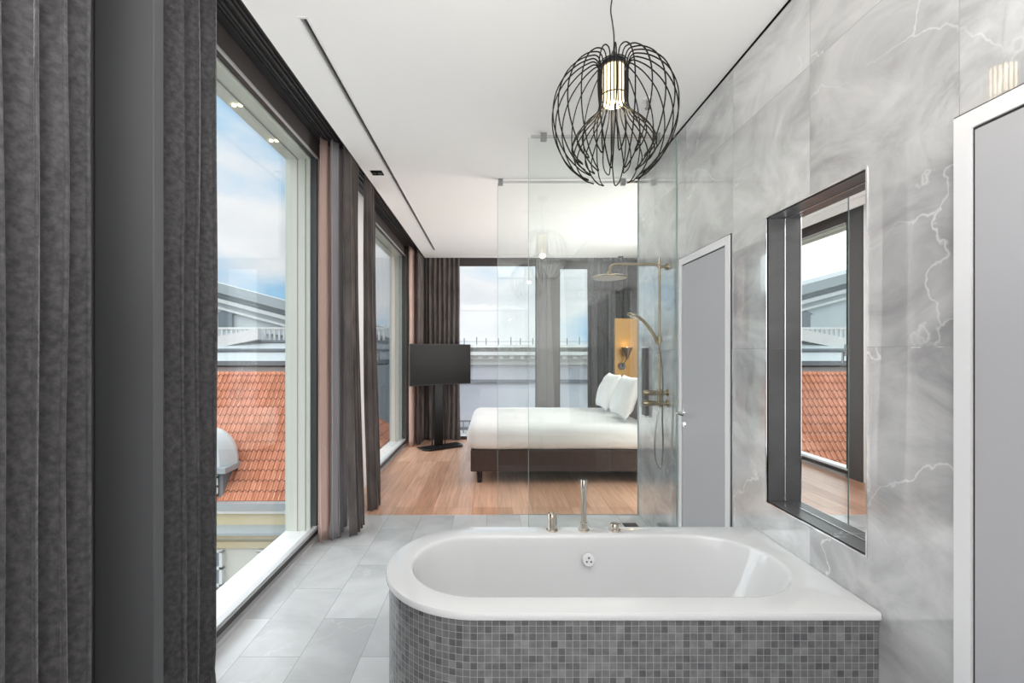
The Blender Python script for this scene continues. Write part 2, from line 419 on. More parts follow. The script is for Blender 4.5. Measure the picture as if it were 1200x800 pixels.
# ceiling with a slot for the long diffuser and for the short one along the far wall
SX0, SX1, SY0, SY1 = -.925, -.888, 2.22, 7.25
b = MB()
b.box(-1.14, SX0, -1.3, 7.66, HC, 3.28); b.box(SX1, 2.7, -1.3, 7.66, HC, 3.28)
b.box(SX0, SX1, -1.3, SY0, HC, 3.28); b.box(SX0, SX1, SY1, 7.66, HC, 3.28)
b.box(-1.14, -.8, 7.66, 7.69, HC, 3.28); b.box(2.35, 2.7, 7.66, 7.69, HC, 3.28); b.box(-1.14, 2.7, 7.69, 7.84, HC, 3.28)
tag(b.build('ceiling', M_ceil), 'smooth white plaster ceiling', 'ceiling', kind='structure')
b = MB().box(-1.6, 2.8, -1.4, 8.2, 3.28, 3.5)
tag(b.build('ceiling_slab', M_dark), 'dark slab above the ceiling and curtain pocket', 'ceiling', kind='structure')
b = MB().box(-1.46, -1.14, -1.3, 7.84, 3.21, 3.28).box(-1.46, 2.7, 7.84, 8.06, 3.21, 3.28)
for x in (-1.36, -1.335, -1.27, -1.245, -1.18):
    b.box(x, x + .008, -1.3, 7.9, 3.195, 3.212)
tag(b.build('trim_1', M_dark), 'dark grooved lining of the curtain pocket in the ceiling', 'trim', kind='structure')

# right stone wall with the mirror niche
NY0, NY1, NZ0, NZ1, ND = 1.674, 2.28, .768, 2.162, .09
b = MB()
b.box(XR, XR + .15, -1.3, NY0, 0, HC - .012); b.box(XR, XR + .15, NY1, YT, 0, HC - .012)
b.box(XR, XR + .15, NY0, NY1, 0, NZ0); b.box(XR, XR + .15, NY0, NY1, NZ1, HC - .012)
tag(b.build('wall_right', M_wall, merge=False), 'polished grey marble tiled wall on the right', 'wall', kind='structure')
tag(MB().box(XR - .004, XR + .15, -1.3, YT, HC - .012, HC - .001).build('trim_2', M_void), 'black strip painted as the shadow gap between marble wall and ceiling', 'trim', kind='structure')  # solid black strip in place of the shade in the joint
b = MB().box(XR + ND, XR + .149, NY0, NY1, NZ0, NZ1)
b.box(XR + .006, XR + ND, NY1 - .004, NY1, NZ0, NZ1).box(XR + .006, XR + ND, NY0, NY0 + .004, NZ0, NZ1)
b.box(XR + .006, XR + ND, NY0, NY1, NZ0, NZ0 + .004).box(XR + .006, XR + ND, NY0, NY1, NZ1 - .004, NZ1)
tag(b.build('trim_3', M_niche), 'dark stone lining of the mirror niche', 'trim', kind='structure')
tag(MB().box(XR + .15, 2.7, YT - .12, YT, 0, 3.1).build('wall_bedroom_side', M_paint), 'plain wall behind the shower corner', 'wall', kind='structure')
tag(MB().box(2.6, 2.7, YT, 8.1, 0, 3.2).build('wall_bedroom_right', M_paint), 'plain bedroom wall beyond the bed head', 'wall', kind='structure')
tag(MB().box(-1.5, XR + .15, -1.4, -1.3, 0, 3.2).build('wall_back', M_panel), 'plain wall behind the bath', 'wall', kind='structure')
# left wall: solid beside the near curtain, piers between the windows
W1, W2 = (1.9, 3.75), (5.62, 7.55)
tag(MB().box(XW - .23, XW, -1.3, W1[0], 0, 3.21).build('wall_left', M_panel), 'dark wall behind the near velvet curtain', 'wall', kind='structure')
tag(MB().box(XW - .23, XW, W1[1] + .03, W2[0] - .03, 0, 3.21).build('wall_left_pier', M_white), 'pale pier between the two left windows', 'wall', kind='structure')
tag(MB().box(XW - .23, XW, W2[1] + .03, 8.3, 0, 3.21).build('wall_left_corner', M_reveal), 'pale corner pier of the left wall', 'wall', kind='structure')
tag(MB().box(-1.41, -1.20, 1.645, 1.695, 0, 3.205).build('column', M_panel, bevel=.003), 'flat anthracite column between two velvet curtains in the left foreground', 'column', kind='structure')
YF = 8.02
tag(MB().box(XW, -1.05, YF, YF + .25, 0, 3.21).build('wall_far_corner', M_panel), 'corner pier of the far wall behind curtains', 'wall', kind='structure')
b = MB().box(.765, 1.15, YF - .06, YF + .25, 0, 3.21)
b.box(.80, .81, YF - .075, YF - .06, .02, 3.1).box(.93, .94, YF - .075, YF - .06, .02, 3.1)
tag(b.build('wall_far_pier', mat('pier_panel', (.125, .115, .11), .3, .2)), 'taupe metal pier between the far windows', 'wall', kind='structure')
tag(MB().box(2.35, 2.7, YF, YF + .25, 0, 3.21).build('wall_far_right', M_panel), 'end of the far wall behind curtains', 'wall', kind='structure')

def side_window(name, y0, y1, label):
    w_ = empty(name, (XW, (y0 + y1) / 2, 0), label, 'window', kind='structure')
    b = MB().box(XW - .05, XW + .01, y0 - .03, y1 + .03, 3.075, 3.205)
    b.build('window_head', M_frame, w_)
    b = MB().box(XW - .05, XW + .0, y0 - .03, y0, .1, 3.075).box(XW - .05, XW, y1, y1 + .03, .1, 3.075)
    b.box(XW - .05, XW + .0, y0 - .03, y1 + .03, 0.0, .075)
    b.build('window_frame', M_dark, w_)
    b = MB().box(XW - .045, XW + .012, y0 - .03, y1 + .03, .075, .082).box(XW + .0, XW + .03, y0 - .03, y1 + .03, .0, .03)
    b.box(XW - .02, XW + .012, y0 - .02, y1 + .02, .094, .1).box(XW, XW + .014, y0, y1, 3.062, 3.075)
    b.build('window_track', M_track, w_)
    MB().box(XW - .03, XW - .02, y0, y1, .09, 3.07).build('window_pane', M_glass, w_)
    b = MB().box(XW - .25, XW - .05, y0 - .03, y1 + .03, -.2, .06)
    b.build('window_sill', M_sill, w_)
    b = MB().box(XW - .25, XW - .05, y0 - .05, y0 - .03 + .035, .06, 3.07).box(XW - .25, XW - .05, y1 - .005, y1 + .05, .06, 3.07)
    b.box(XW - .25, XW - .05, y0 - .03, y1 + .03, 3.06, 3.22)
    b.build('window_reveal', M_reveal, w_)
    b = MB().box(XW - .155, XW - .15, y1 - .009, y1 - .004, .06, 3.06).box(XW - .09, XW - .085, y1 - .009, y1 - .004, .06, 3.06).box(XW - .155, XW - .145, y0, y1, 3.054, 3.061)
    b.build('reveal_joint', mat('joint_grey', (.30, .31, .28), .6), w_)
    local(w_); return w_
side_window('window_1', *W1, 'tall left window next to the bathtub, red roof beyond')
w2 = side_window('window_2', *W2, 'tall left window of the bedroom beside the television')
def far_window(name, x0, x1, zt, label, fw):
    w_ = empty(name, ((x0 + x1) / 2, YF, 0), label, 'window', kind='structure')
    b = MB().box(x0, x1, YF, YF + .06, zt, 3.21).box(x0, x1, YF, YF + .06, 0, .05)
    b.box(x0, x0 + fw, YF, YF + .06, .05, zt).box(x1 - fw, x1, YF, YF + .06, .05, zt)
    b.build('window_frame', M_frame if fw > .01 else M_frame, w_)
    MB().box(x0 + fw, x1 - fw, YF + .025, YF + .035, .05, zt).build('window_pane', M_glass, w_)
    MB().box(x0, x1, YF + .06, YF + .27, -.2, .03).build('window_sill', M_sill, w_)
    MB().box(x0, x1, YF + .06, YF + .27, 3.1, 3.22).build('window_reveal', M_reveal, w_)
    local(w_)
far_window('window_3', -1.05, .765, 3.0, 'wide far window looking at the pale facade', .02)
far_window('window_4', 1.15, 2.35, 2.95, 'narrow far window beside the bed', .02)
tag(MB().box(XW, XW + .014, 5.36, 5.58, 0, 3.2).build('trim_5', M_panel), 'dark panel beside the bedroom left window', 'trim', kind='structure')
# handle of the second left window, seen in the niche mirror
h = empty('window_handle', (XW + .01, 5.56, 1.55), 'small metal handle on the frame of the bedroom left window', 'handle')
MB().box(XW, XW + .02, 5.60, 5.63, 1.46, 1.60).build('backplate', M_alu, h)
MB().box(XW + .02, XW + .045, 5.605, 5.625, 1.49, 1.50).box(XW + .04, XW + .05, 5.60, 5.63, 1.38, 1.51).build('lever', M_alu, h)
local(h)

# ceiling diffusers and small ceiling fittings
v = empty('linear_diffuser', ((SX0 + SX1) / 2, 4.7, HC), 'long black slot diffuser in the ceiling running parallel to the left windows', 'air vent')
MB().box(SX0 + .004, SX1 - .004, SY0 + .004, SY1 - .004, 3.15, 3.27).build('slot_back', M_void, v)
b = MB().box(SX0 - .006, SX0 + .003, SY0 - .01, SY1 + .01, HC - .003, HC - .0005).box(SX1 - .003, SX1 + .006, SY0 - .01, SY1 + .01, HC - .003, HC - .0005)
b.box(SX0 + .003, SX1 - .003, SY0 - .01, SY0 + .003, HC - .003, HC - .0005).box(SX0 + .003, SX1 - .003, SY1 - .003, SY1 + .01, HC - .003, HC - .0005)
b.build('slot_trim', M_white, v)
b = MB().box((SX0 + SX1) / 2 - .003, (SX0 + SX1) / 2 + .003, SY0 + .01, SY1 - .01, HC + .012, HC + .04)
b.build('slot_blade', M_dark, v); local(v)
tag(MB().box(-.8, 2.35, 7.662, 7.688, HC + .03, 3.2).build('slot_diffuser', M_void), 'thin dark slot in the ceiling along the far windows', 'air vent')
d = empty('ceiling_spotlight', (-1.03, 4.14, HC), 'small black double spotlight recessed in ceiling above the second curtain', 'ceiling light')
MB().box(-1.075, -.975, 4.08, 4.18, HC - .006, HC + .0).build('spot_plate', M_void, d)
b = MB().lathe([(.0, -.012), (.02, -.012), (.022, -.006)], (-1.05, 4.13, HC), 16).lathe([(.0, -.012), (.02, -.012), (.022, -.006)], (-1.0, 4.13, HC), 16)
b.build('spot_lens', M_black, d, True); local(d)
b = MB().lathe([(.0, -.02), (.04, -.018), (.045, 0)], (2.14, 7.74, HC), 20)
tag(b.build('smoke_detector', M_black, smooth=True), 'little black round fitting on ceiling near the far curtain', 'detector')
s = empty('sprinkler', (.984, 2.94, HC), 'small chrome fire sprinkler on the ceiling behind the pendant lamp', 'sprinkler')
MB().lathe([(.035, -.008), (.032, 0)], (.984, 2.94, HC), 20).build('escutcheon', M_white, s, True)
b = MB().lathe([(.008, -.05), (.01, -.008)], (.984, 2.94, HC), 10).lathe([(.018, -.058), (.02, -.055), (.006, -.05)], (.984, 2.94, HC), 14)
b.build('sprinkler_head', M_steel, s, True); local(s)
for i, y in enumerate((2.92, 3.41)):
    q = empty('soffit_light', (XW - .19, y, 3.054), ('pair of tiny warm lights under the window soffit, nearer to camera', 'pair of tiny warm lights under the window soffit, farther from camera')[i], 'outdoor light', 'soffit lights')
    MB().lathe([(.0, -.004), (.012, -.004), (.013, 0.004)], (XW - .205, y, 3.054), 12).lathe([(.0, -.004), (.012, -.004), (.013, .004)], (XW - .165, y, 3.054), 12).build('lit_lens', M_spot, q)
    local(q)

# ------------------------------------------------------------------ doors in the stone wall
def stone_door(name, y0, y1, zt, label, handle=False):
    d = empty(name, (XR, (y0 + y1) / 2, 0), label, 'door', kind='structure')
    b = MB().box(XR - .004, XR + .005, y0 - .007, y1 + .007, 0, zt + .007)
    b.build('gap_shade_sheet', M_black, d)  # black sheet painted as the shade in the gaps round frame and leaf
    f = .048
    b = MB().box(XR - .012, XR, y0, y0 + f, 0, zt - f).box(XR - .012, XR, y1 - f, y1, 0, zt - f).box(XR - .012, XR, y0, y1, zt - f, zt)
    b.build('door_frame', M_white, d)
    MB().box(XR - .009, XR, y0 + f + .009, y1 - f - .009, .009, zt - f - .009).build('door_leaf', M_leaf, d)
    if handle:
        yh = y1 - f - .045
        h = MB().lathe([(.0, -.018), (.024, -.018), (.025, -.009)], (XR, yh, 1.08), 20, 'x').tube([(XR - .012, yh, 1.08), (XR - .055, yh, 1.08), (XR - .065, yh - .006, 1.08), (XR - .065, yh - .02, 1.08)], .009, 10)
        h.tube([(XR - .065, yh + .005, 1.08), (XR - .065, yh + .12, 1.08)][::-1] if False else [(XR - .063, yh, 1.08), (XR - .063, yh - .13, 1.08)], .009, 10)
        h.build('door_handle', M_chrome, d, True)
        k = MB().lathe([(.0, -.016), (.022, -.016), (.024, -.009)], (XR, yh, 1.00), 20, 'x').box(XR - .03, XR - .015, yh - .004, yh + .004, .985, 1.015)
        k.build('door_lock', M_chrome, d, True)
    local(d); return d
stone_door('door_1', .35, 1.345, 2.175, 'grey door in white frame at the right edge, nearest the camera')
stone_door('door_2', 2.62, 3.326, 2.165, 'grey door in white frame between the shower and mirror niche', True)

# ------------------------------------------------------------------ mirror in the niche
mi = empty('niche_mirror', (XR + ND, (NY0 + NY1) / 2, NZ0), 'tall mirror set in a niche of the marble wall with a chrome edge', 'mirror')
MB().box(XR + ND - .006, XR + ND - .001, NY0 + .006, NY1 - .006, NZ0 + .006, NZ1 - .006).build('mirror_glass', M_mirror, mi)
b = MB(); t = .007
b.box(XR - .003, XR + .006, NY0 - t, NY0, NZ0 - t, NZ1 + t).box(XR - .003, XR + .006, NY1, NY1 + t, NZ0 - t, NZ1 + t)
b.box(XR - .003, XR + .006, NY0, NY1, NZ0 - t, NZ0).box(XR - .003, XR + .006, NY0, NY1, NZ1, NZ1 + t)
b.build('chrome_edge', M_chrome, mi)
b = MB(); xb = XR + ND - .008
b.box(xb, xb + .003, NY1 - .010, NY1 - .004, NZ0 + .004, NZ1 - .004).box(xb, xb + .003, NY0 + .004, NY0 + .01, NZ0 + .004, NZ1 - .004)
b.box(xb, xb + .003, NY0 + .004, NY1 - .004, NZ0 + .004, NZ0 + .010).box(xb, xb + .003, NY0 + .004, NY1 - .004, NZ1 - .01, NZ1 - .004)
b.build('mirror_bead', M_alu, mi); local(mi)

# ------------------------------------------------------------------ bathtub
tub = empty('bathtub', (.45, 2.005, 0), 'white built-in bathtub with rounded left end and grey mosaic sides', 'bathtub')
YC, RW = 2.005, .40
XL_C, XR_C = -.05, .948
NS = 40
def ring_inner(xl, xr, hw, z):
    """stadium: centres of the end arcs chosen so the ends reach xl and xr"""
    pts = []
    cl, cr = xl + hw, xr - hw
    for i in range(NS + 1):
        a = PI / 2 + PI * i / NS; pts.append((cl + hw * math.cos(a), YC + hw * math.sin(a), z))
    for i in range(1, 12): pts.append((cl + (cr - cl) * i / 12, YC - hw, z))
    for i in range(NS + 1):
        a = -PI / 2 + PI * i / NS; pts.append((cr + hw * math.cos(a), YC + hw * math.sin(a), z))
    for i in range(1, 12): pts.append((cr + (cl - cr) * i / 12, YC + hw, z))
    return pts
def ring_outer(ins, z, cr=.018):
    pts = []
    hw = RW - ins; cl = XL_C; xr = XR - .002 - (0 if ins < 0 else 0)
    for i in range(NS + 1):
        a = PI / 2 + PI * i / NS; pts.append((cl + hw * math.cos(a), YC + hw * math.sin(a), z))
    for i in range(1, 12): pts.append((cl + (XR_C - cl) * i / 12, YC - hw, z))
    for i in range(NS + 1):
        a = -PI / 2 + PI * i / NS; c, s_ = math.cos(a), math.sin(a)
        k = min((xr - XR_C) / c if c > 1e-6 else 1e9, hw / abs(s_) if abs(s_) > 1e-6 else 1e9)
        x, y = XR_C + k * c, YC + k * s_
        if i == NS // 4: x, y = xr, YC - hw
        if i == 3 * NS // 4: x, y = xr, YC + hw
        pts.append((x, y, z))
    for i in range(1, 12): pts.append((XR_C + (cl - XR_C) * i / 12, YC + hw, z))
    return pts
ZT = .60
rings = [ring_outer(.02, .572), ring_outer(.003, .572), ring_outer(0, .576), ring_outer(0, .592), ring_outer(.0025, .598), ring_outer(.009, ZT)]
for d, z in ((-.008, ZT), (.0, ZT - .001), (.005, ZT - .006), (.009, ZT - .016)):
    rings.append(ring_inner(-.346 + d, 1.24 - d, .292 - d, z))
prof = [(.96, .55), (.85, .5), (.7, .42), (.5, .33), (.3, .26), (.12, .21), (.0, .185)]
for k in range(1, 15):
    t = k / 14
    # walls fall steeply then round into the floor; the right end is the gentle backrest
    z = (ZT - .016) - .424 * math.sin(t * PI / 2) ** 1.0
    e_ = 1 - math.cos(t * PI / 2)
    rings.append(ring_inner(-.337 + .05 * t + .20 * e_ ** 1.6, 1.231 - .20 * t - .20 * e_ ** 1.3, .283 - .03 * t - .09 * e_ ** 2, z))
b = MB(); n = len(rings[0])
for r_ in rings: b.v += r_
for i in range(len(rings) - 1):
    for k in range(n):
        k2 = (k + 1) % n
        b.f.append((i * n + k, i * n + k2, (i + 1) * n + k2, (i + 1) * n + k))
b.f.append(tuple((len(rings) - 1) * n + k for k in range(n)))
sh = b.build('tub_shell', M_acryl, tub, True, angle=50)
# mosaic sides with a UV map in metres
pr = ring_outer(.014, 0)
me = bpy.data.meshes.new('mosaic_side'); vs = []; fs = []; uvs = []
acc = [0]
i0 = NS + 12 + NS // 4      # front right corner
seq = [pr[(i0 - j) % n] for j in range(n + 1)]
for j in range(1, n + 1):
    acc.append(acc[-1] + (Vector(seq[j]) - Vector(seq[j - 1])).length)
for j, p in enumerate(seq): vs += [(p[0], p[1], 0), (p[0], p[1], .572)]
for j in range(n): fs.append((2 * j, 2 * j + 2, 2 * j + 3, 2 * j + 1)); uvs += [(10 - acc[j], 0), (10 - acc[j + 1], 0), (10 - acc[j + 1], .572), (10 - acc[j], .572)]
me.from_pydata(vs, [], fs); ul = me.uv_layers.new(name='UVMap')
for i_, u in enumerate(uvs): ul.data[i_].uv = (u[0], u[1] - .572 + .0256 * 24 - .0005)
me.materials.append(M_mosaic)
for p in me.polygons: p.use_smooth = True
me.set_sharp_from_angle(angle=R(50))
mo = bpy.data.objects.new('mosaic_side', me); C.objects.link(mo); mo.parent = tub
# overflow cap on the back wall of the tub and drain
oc = MB().lathe([(.0, -.014), (.026, -.013), (.030, -.008), (.030, .01)], (.468, 2.262, .49), 28, 'y', Matrix.Rotation(R(-12), 3, 'X'))
oc = oc.build('overflow_cap', M_white, tub, True)
b = MB()
for a in (90, 210, 330):
    b.lathe([(.0, -.0165), (.0045, -.0165), (.005, -.012)], (.468 + .012 * math.cos(R(a)), 2.262, .49 + .012 * math.sin(R(a))), 10, 'y', Matrix.Rotation(R(-12), 3, 'X'))
om = b.build('overflow_mark', mat('mark_grey', (.12, .12, .12), .5), oc)
local(tub)
# deck fittings
def deck(name, x, label, cat):
    return empty(name, (x, 2.352, ZT), label, cat)
k = deck('mixer_knob', .303, 'tall round nickel knob on the back rim of the bathtub, left of hand shower', 'tap')
MB().lathe([(.030, 0), (.030, .006), (.026, .008), (.026, .010)], (0, 0, 0), 28).build('base_ring', M_nickel, k, True)
MB().lathe([(.0235, .010), (.0235, .083), (.0225, .086), (.018, .086), (.017, .080), (.0, .079)], (0, 0, 0), 28).build('knob_body', M_nickel, k, True)
MB().box(-.004, .004, -.032, -.022, .062, .076).build('knob_pin', M_nickel, k)
k = deck('hand_shower', .463, 'slim upright nickel hand shower stick on the bathtub rim', 'hand shower')
MB().lathe([(.029, 0), (.029, .006), (.022, .008), (.0185, .012), (.0185, .04), (.016, .042)], (0, 0, 0), 28).build('holder', M_nickel, k, True)
MB().lathe([(.0135, .042), (.0135, .10), (.0125, .14), (.0145, .17), (.0165, .20), (.0175, .252), (.016, .257)], (0, 0, 0), 28).build('shower_stick', M_nickel, k, True)
MB().lathe([(.0145, .2565), (.0145, .2585), (.0, .259)], (0, 0, 0), 24).build('spray_face', M_black, k, True)
k = deck('diverter_knob', .619, 'low round nickel knob on the bathtub rim, right of hand shower', 'tap')
MB().lathe([(.030, 0), (.030, .006), (.024, .008)], (0, 0, 0), 28).build('base_ring', M_nickel, k, True)
MB().lathe([(.022, .008), (.022, .032), (.020, .035), (.0, .035)], (0, 0, 0), 28).build('knob_body', M_nickel, k, True)
MB().box(.012, .030, -.005, .005, .026, .034).build('knob_pin', M_nickel, k)

# ------------------------------------------------------------------ shower: glass panels, rail set, drain
def glass_panel(name, y, x0, clamps, label):
    g = empty(name, ((x0 + XR) / 2, y, 0), label, 'glass panel', 'shower glass panels')
    MB().box(x0 + .003, XR - .006, y - .005, y + .005, .006, 3.065).build('glass_pane', M_sglass, g)
    MB().box(x0, x0 + .003, y - .005, y + .005, .006, 3.065).box(XR - .006, XR, y - .007, y + .007, .0, 3.065).build('glass_edge', M_gedge, g)
    MB().box(x0 + .02, XR, y - .004, y + .004, 3.068, 3.088).build('top_rail', M_alu, g)
    for x in clamps:
        c_ = MB().box(x - .022, x + .022, y - .016, y + .016, 3.045, HC - .001).build('glass_clamp', mat('clamp_steel', (.35, .35, .35), .35, .8), g)
    MB().box(x0, XR, y - .004, y + .004, .0, .006).build('bottom_seal', M_alu, g)
    local(g)
glass_panel('shower_screen', 3.39, .262, (.374, 1.2), 'clear floor to ceiling shower glass panel nearer the bathtub')
glass_panel('shower_screen', YT, .047, (.075, 1.207), 'clear floor to ceiling glass panel between shower and bedroom')
rs = empty('rain_shower_set', (XR, 3.57, 1.1), 'brass rain shower set on a vertical rail fixed to the marble wall', 'shower')
xr_, yr = 1.285, 3.57
MB().tube([(xr_, yr, 1.16), (xr_, yr, 2.16)], .0095, 12).build('rail', M_brass, rs, True)
MB().tube(catmull([(xr_, yr, 2.155), (xr_ - .02, yr, 2.178), (1.2, yr, 2.18), (1.05, yr, 2.18), (.955, yr, 2.178), (.915, yr, 2.165), (.902, yr, 2.13), (.90, yr, 2.10)], 6), .0115, 12).build('shower_arm', M_brass, rs, True)
MB().lathe([(.0, .0), (.02, .0), (.022, .012), (.018, .02), (.012, .035)], (.9, yr, 2.09), 24).build('head_joint', M_brass, rs, True)
rh = MB().lathe([(.128, -.004), (.136, .0), (.136, .006), (.12, .012), (.03, .018), (.0, .018)], (.9, yr, 2.075), 48).build('rain_head', M_brass, rs, True)
b = MB().lathe([(.0, -.006), (.126, -.006), (.128, -.003)], (.9, yr, 2.075), 48)
b.build('spray_plate', mat('spray_plate', (.62, .6, .55), .4, .3), rh, True)
MB().tube([(xr_, yr, 2.175), (xr_, yr, 2.23)], .006, 10).tube([(xr_, yr, 2.16), (XR + .0, yr, 2.16)], .012, 12).lathe([(.0, -.02), (.026, -.018), (.028, 0)], (XR, yr, 2.16), 24, 'x').build('upper_bracket', M_brass, rs, True)
MB().tube([(xr_ - .03, yr, 1.60), (xr_ + .02, yr, 1.60)], .014, 12).tube([(xr_, yr, 1.575), (xr_, yr, 1.625)], .017, 14).build('slider', M_brass, rs, True)
hs = MB().tube(catmull([(xr_ - .015, yr, 1.57), (xr_ - .045, yr, 1.64), (xr_ - .10, yr, 1.715), (xr_ - .15, yr, 1.765), (xr_ - .19, yr, 1.785)], 6), .013, 12)
hs.lathe([(.0, -.010), (.045, -.010), (.05, -.004), (.05, .004), (.03, .014), (.0, .016)], (xr_ - .205, yr, 1.785), 28, 'z', Matrix.Rotation(R(22), 3, 'Y'))
hs.build('hand_spray', M_brass, rs, True)
for z in (1.19, 1.11):
    b = MB().tube([(XR - .0, yr, z), (xr_ - .03, yr, z)], .016, 16).lathe([(.0, -.012), (.028, -.01), (.030, 0)], (XR, yr, z), 24, 'x')
    c_ = b.build('wall_union', M_brass, rs, True)
    MB().tube([(xr_ - .125, yr, z), (xr_ - .12, yr, z), (xr_ - .033, yr, z), (xr_ - .028, yr, z)], [.018, .021, .021, .018], 20).build('control_knob', M_brass, rs, True)
MB().box(xr_ - .014, xr_ + .014, yr - .014, yr + .014, 1.08, 1.22).build('mixer_body', M_brass, rs, bevel=.004)
hose = catmull([(xr_ + .0, yr, 1.08), (xr_ - .02, yr - .01, 1.0), (xr_ - .04, yr - .015, .85), (xr_ - .035, yr - .01, .70), (xr_ - .005, yr, .615), (xr_ + .02, yr + .005, .64), (xr_ + .03, yr + .005, .80), (xr_ + .022, yr, 1.0), (xr_ + .020, yr - .02, 1.2), (xr_ + .012, yr - .022, 1.4), (xr_ - .005, yr - .02, 1.52), (xr_ - .014, yr, 1.565)], 8)
MB().tube(hose, .0065, 8).build('hose', M_steel, rs, True)
local(rs)
# slim dark wall bar with a bright cap in the shower
sb = empty('shower_wall_bar', (XR, 4.03, .95), 'slim dark vertical bar on the marble wall left of the shower rail', 'wall bar')
MB().box(XR - .03, XR - .0, 4.0, 4.10, .955, 1.54).build('bar_body', mat('bar_grey', (.11, .10, .098), .35, .3), sb)
MB().box(XR - .032, XR, 3.998, 4.102, 1.54, 1.556).build('bar_cap', M_white, sb); MB().box(XR - .032, XR, 3.998, 4.102, .94, .955).build('bar_cap', M_white, sb); local(sb)
b = MB().box(1.14, 1.26, 3.98, 4.08, .0, .004)
tag(b.build('floor_drain', M_black), 'small black drain grate in the shower floor', 'drain')

# ------------------------------------------------------------------ pendant lamp over the bath
PX, PY = .517, 1.98
pl = empty('pendant_lamp', (PX, PY, 2.25), 'black wire cage pendant lamp with glowing cylinder bulb over the bathtub', 'pendant lamp')
b = MB(); NW = 24
outer = [(.112, 2.252), (.150, 2.275), (.205, 2.335), (.245, 2.42), (.26, 2.50), (.252, 2.585), (.215, 2.665), (.155, 2.722), (.10, 2.748), (.078, 2.748), (.066, 2.732), (.060, 2.70), (.060, 2.62), (.060, 2.555), (.075, 2.515), (.118, 2.475), (.158, 2.425), (.176, 2.375), (.16, 2.335), (.135, 2.312)]
for i in range(NW):
    th = 2 * PI * i / NW + .05
    pts = []
    m_ = len(outer)
    for j, (r, z) in enumerate(outer):
        # neighbours lean together at the free ends to meet in a hairpin
        f = 0
        if j < 4: f = (4 - j) / 4
        g = 0
        if j > m_ - 5: g = (j - (m_ - 5)) / 4
        s_ = 1 if i % 2 == 0 else -1
        a = th + s_ * (2 * PI / NW) * .36 * (f ** 1.5) + (-s_) * (2 * PI / NW) * .36 * (g ** 1.5)
        pts.append((PX + r * math.cos(a), PY + r * math.sin(a), z))
    b.tube(catmull(pts, 4), .0028, 6)
for i in range(NW):    # hairpins
    th = 2 * PI * i / NW + .05; dth = 2 * PI / NW
    s_ = 1 if i % 2 == 0 else -1
    if s_ == 1:
        a0, a1 = th + dth * .36, th + dth - dth * .36
        q = [(PX + r * math.cos(a), PY + r * math.sin(a), z) for a, r, z in ((a0, .112, 2.252), ((a0 + a1) / 2, .106, 2.248), (a1, .112, 2.252))]
        b.tube(catmull(q, 4), .0028, 6)
    else:
        a0, a1 = th + dth * .36, th + dth - dth * .36
        q = [(PX + r * math.cos(a), PY + r * math.sin(a), z) for a, r, z in ((a0, .135, 2.312), ((a0 + a1) / 2, .130, 2.307), (a1, .135, 2.312))]
        b.tube(catmull(q, 4), .0028, 6)
b.build('wire_cage', M_wire, pl, True)
for z in (2.59, 2.735):
    b = MB().tube([(PX + .057 * math.cos(2 * PI * i / 40), PY + .057 * math.sin(2 * PI * i / 40), z) for i in range(40)], .0025, 6, closed=True)
    b.build('cage_ring', M_black, pl, True)
MB().lathe([(.052, 2.715), (.052, 2.735), (.03, 2.75), (.012, 2.77), (.006, 2.785)], (PX, PY, 0), 28).build('lamp_holder', M_black, pl, True)
MB().lathe([(.0, 2.55), (.03, 2.551), (.04, 2.556), (.0445, 2.57), (.0445, 2.714)], (PX, PY, 0), 28).build('glass_bulb', M_bulb, pl, True)
MB().tube(catmull([(PX, PY, 2.775), (PX + .002, PY, 2.84), (PX - .004, PY, 2.90), (PX - .012, PY, 2.96), (PX - .004, PY, 3.03), (PX, PY, HC)], 8), .003, 8).build('cord', M_black, pl, True)
MB().lathe([(.05, -.025), (.052, -.02), (.052, 0)], (PX, PY, HC), 28).build('ceiling_rose', M_black, pl, True)
point('pendant_light', (PX, PY, 2.50), 1.6, (1, .78, .5), .03, None)
local(pl)

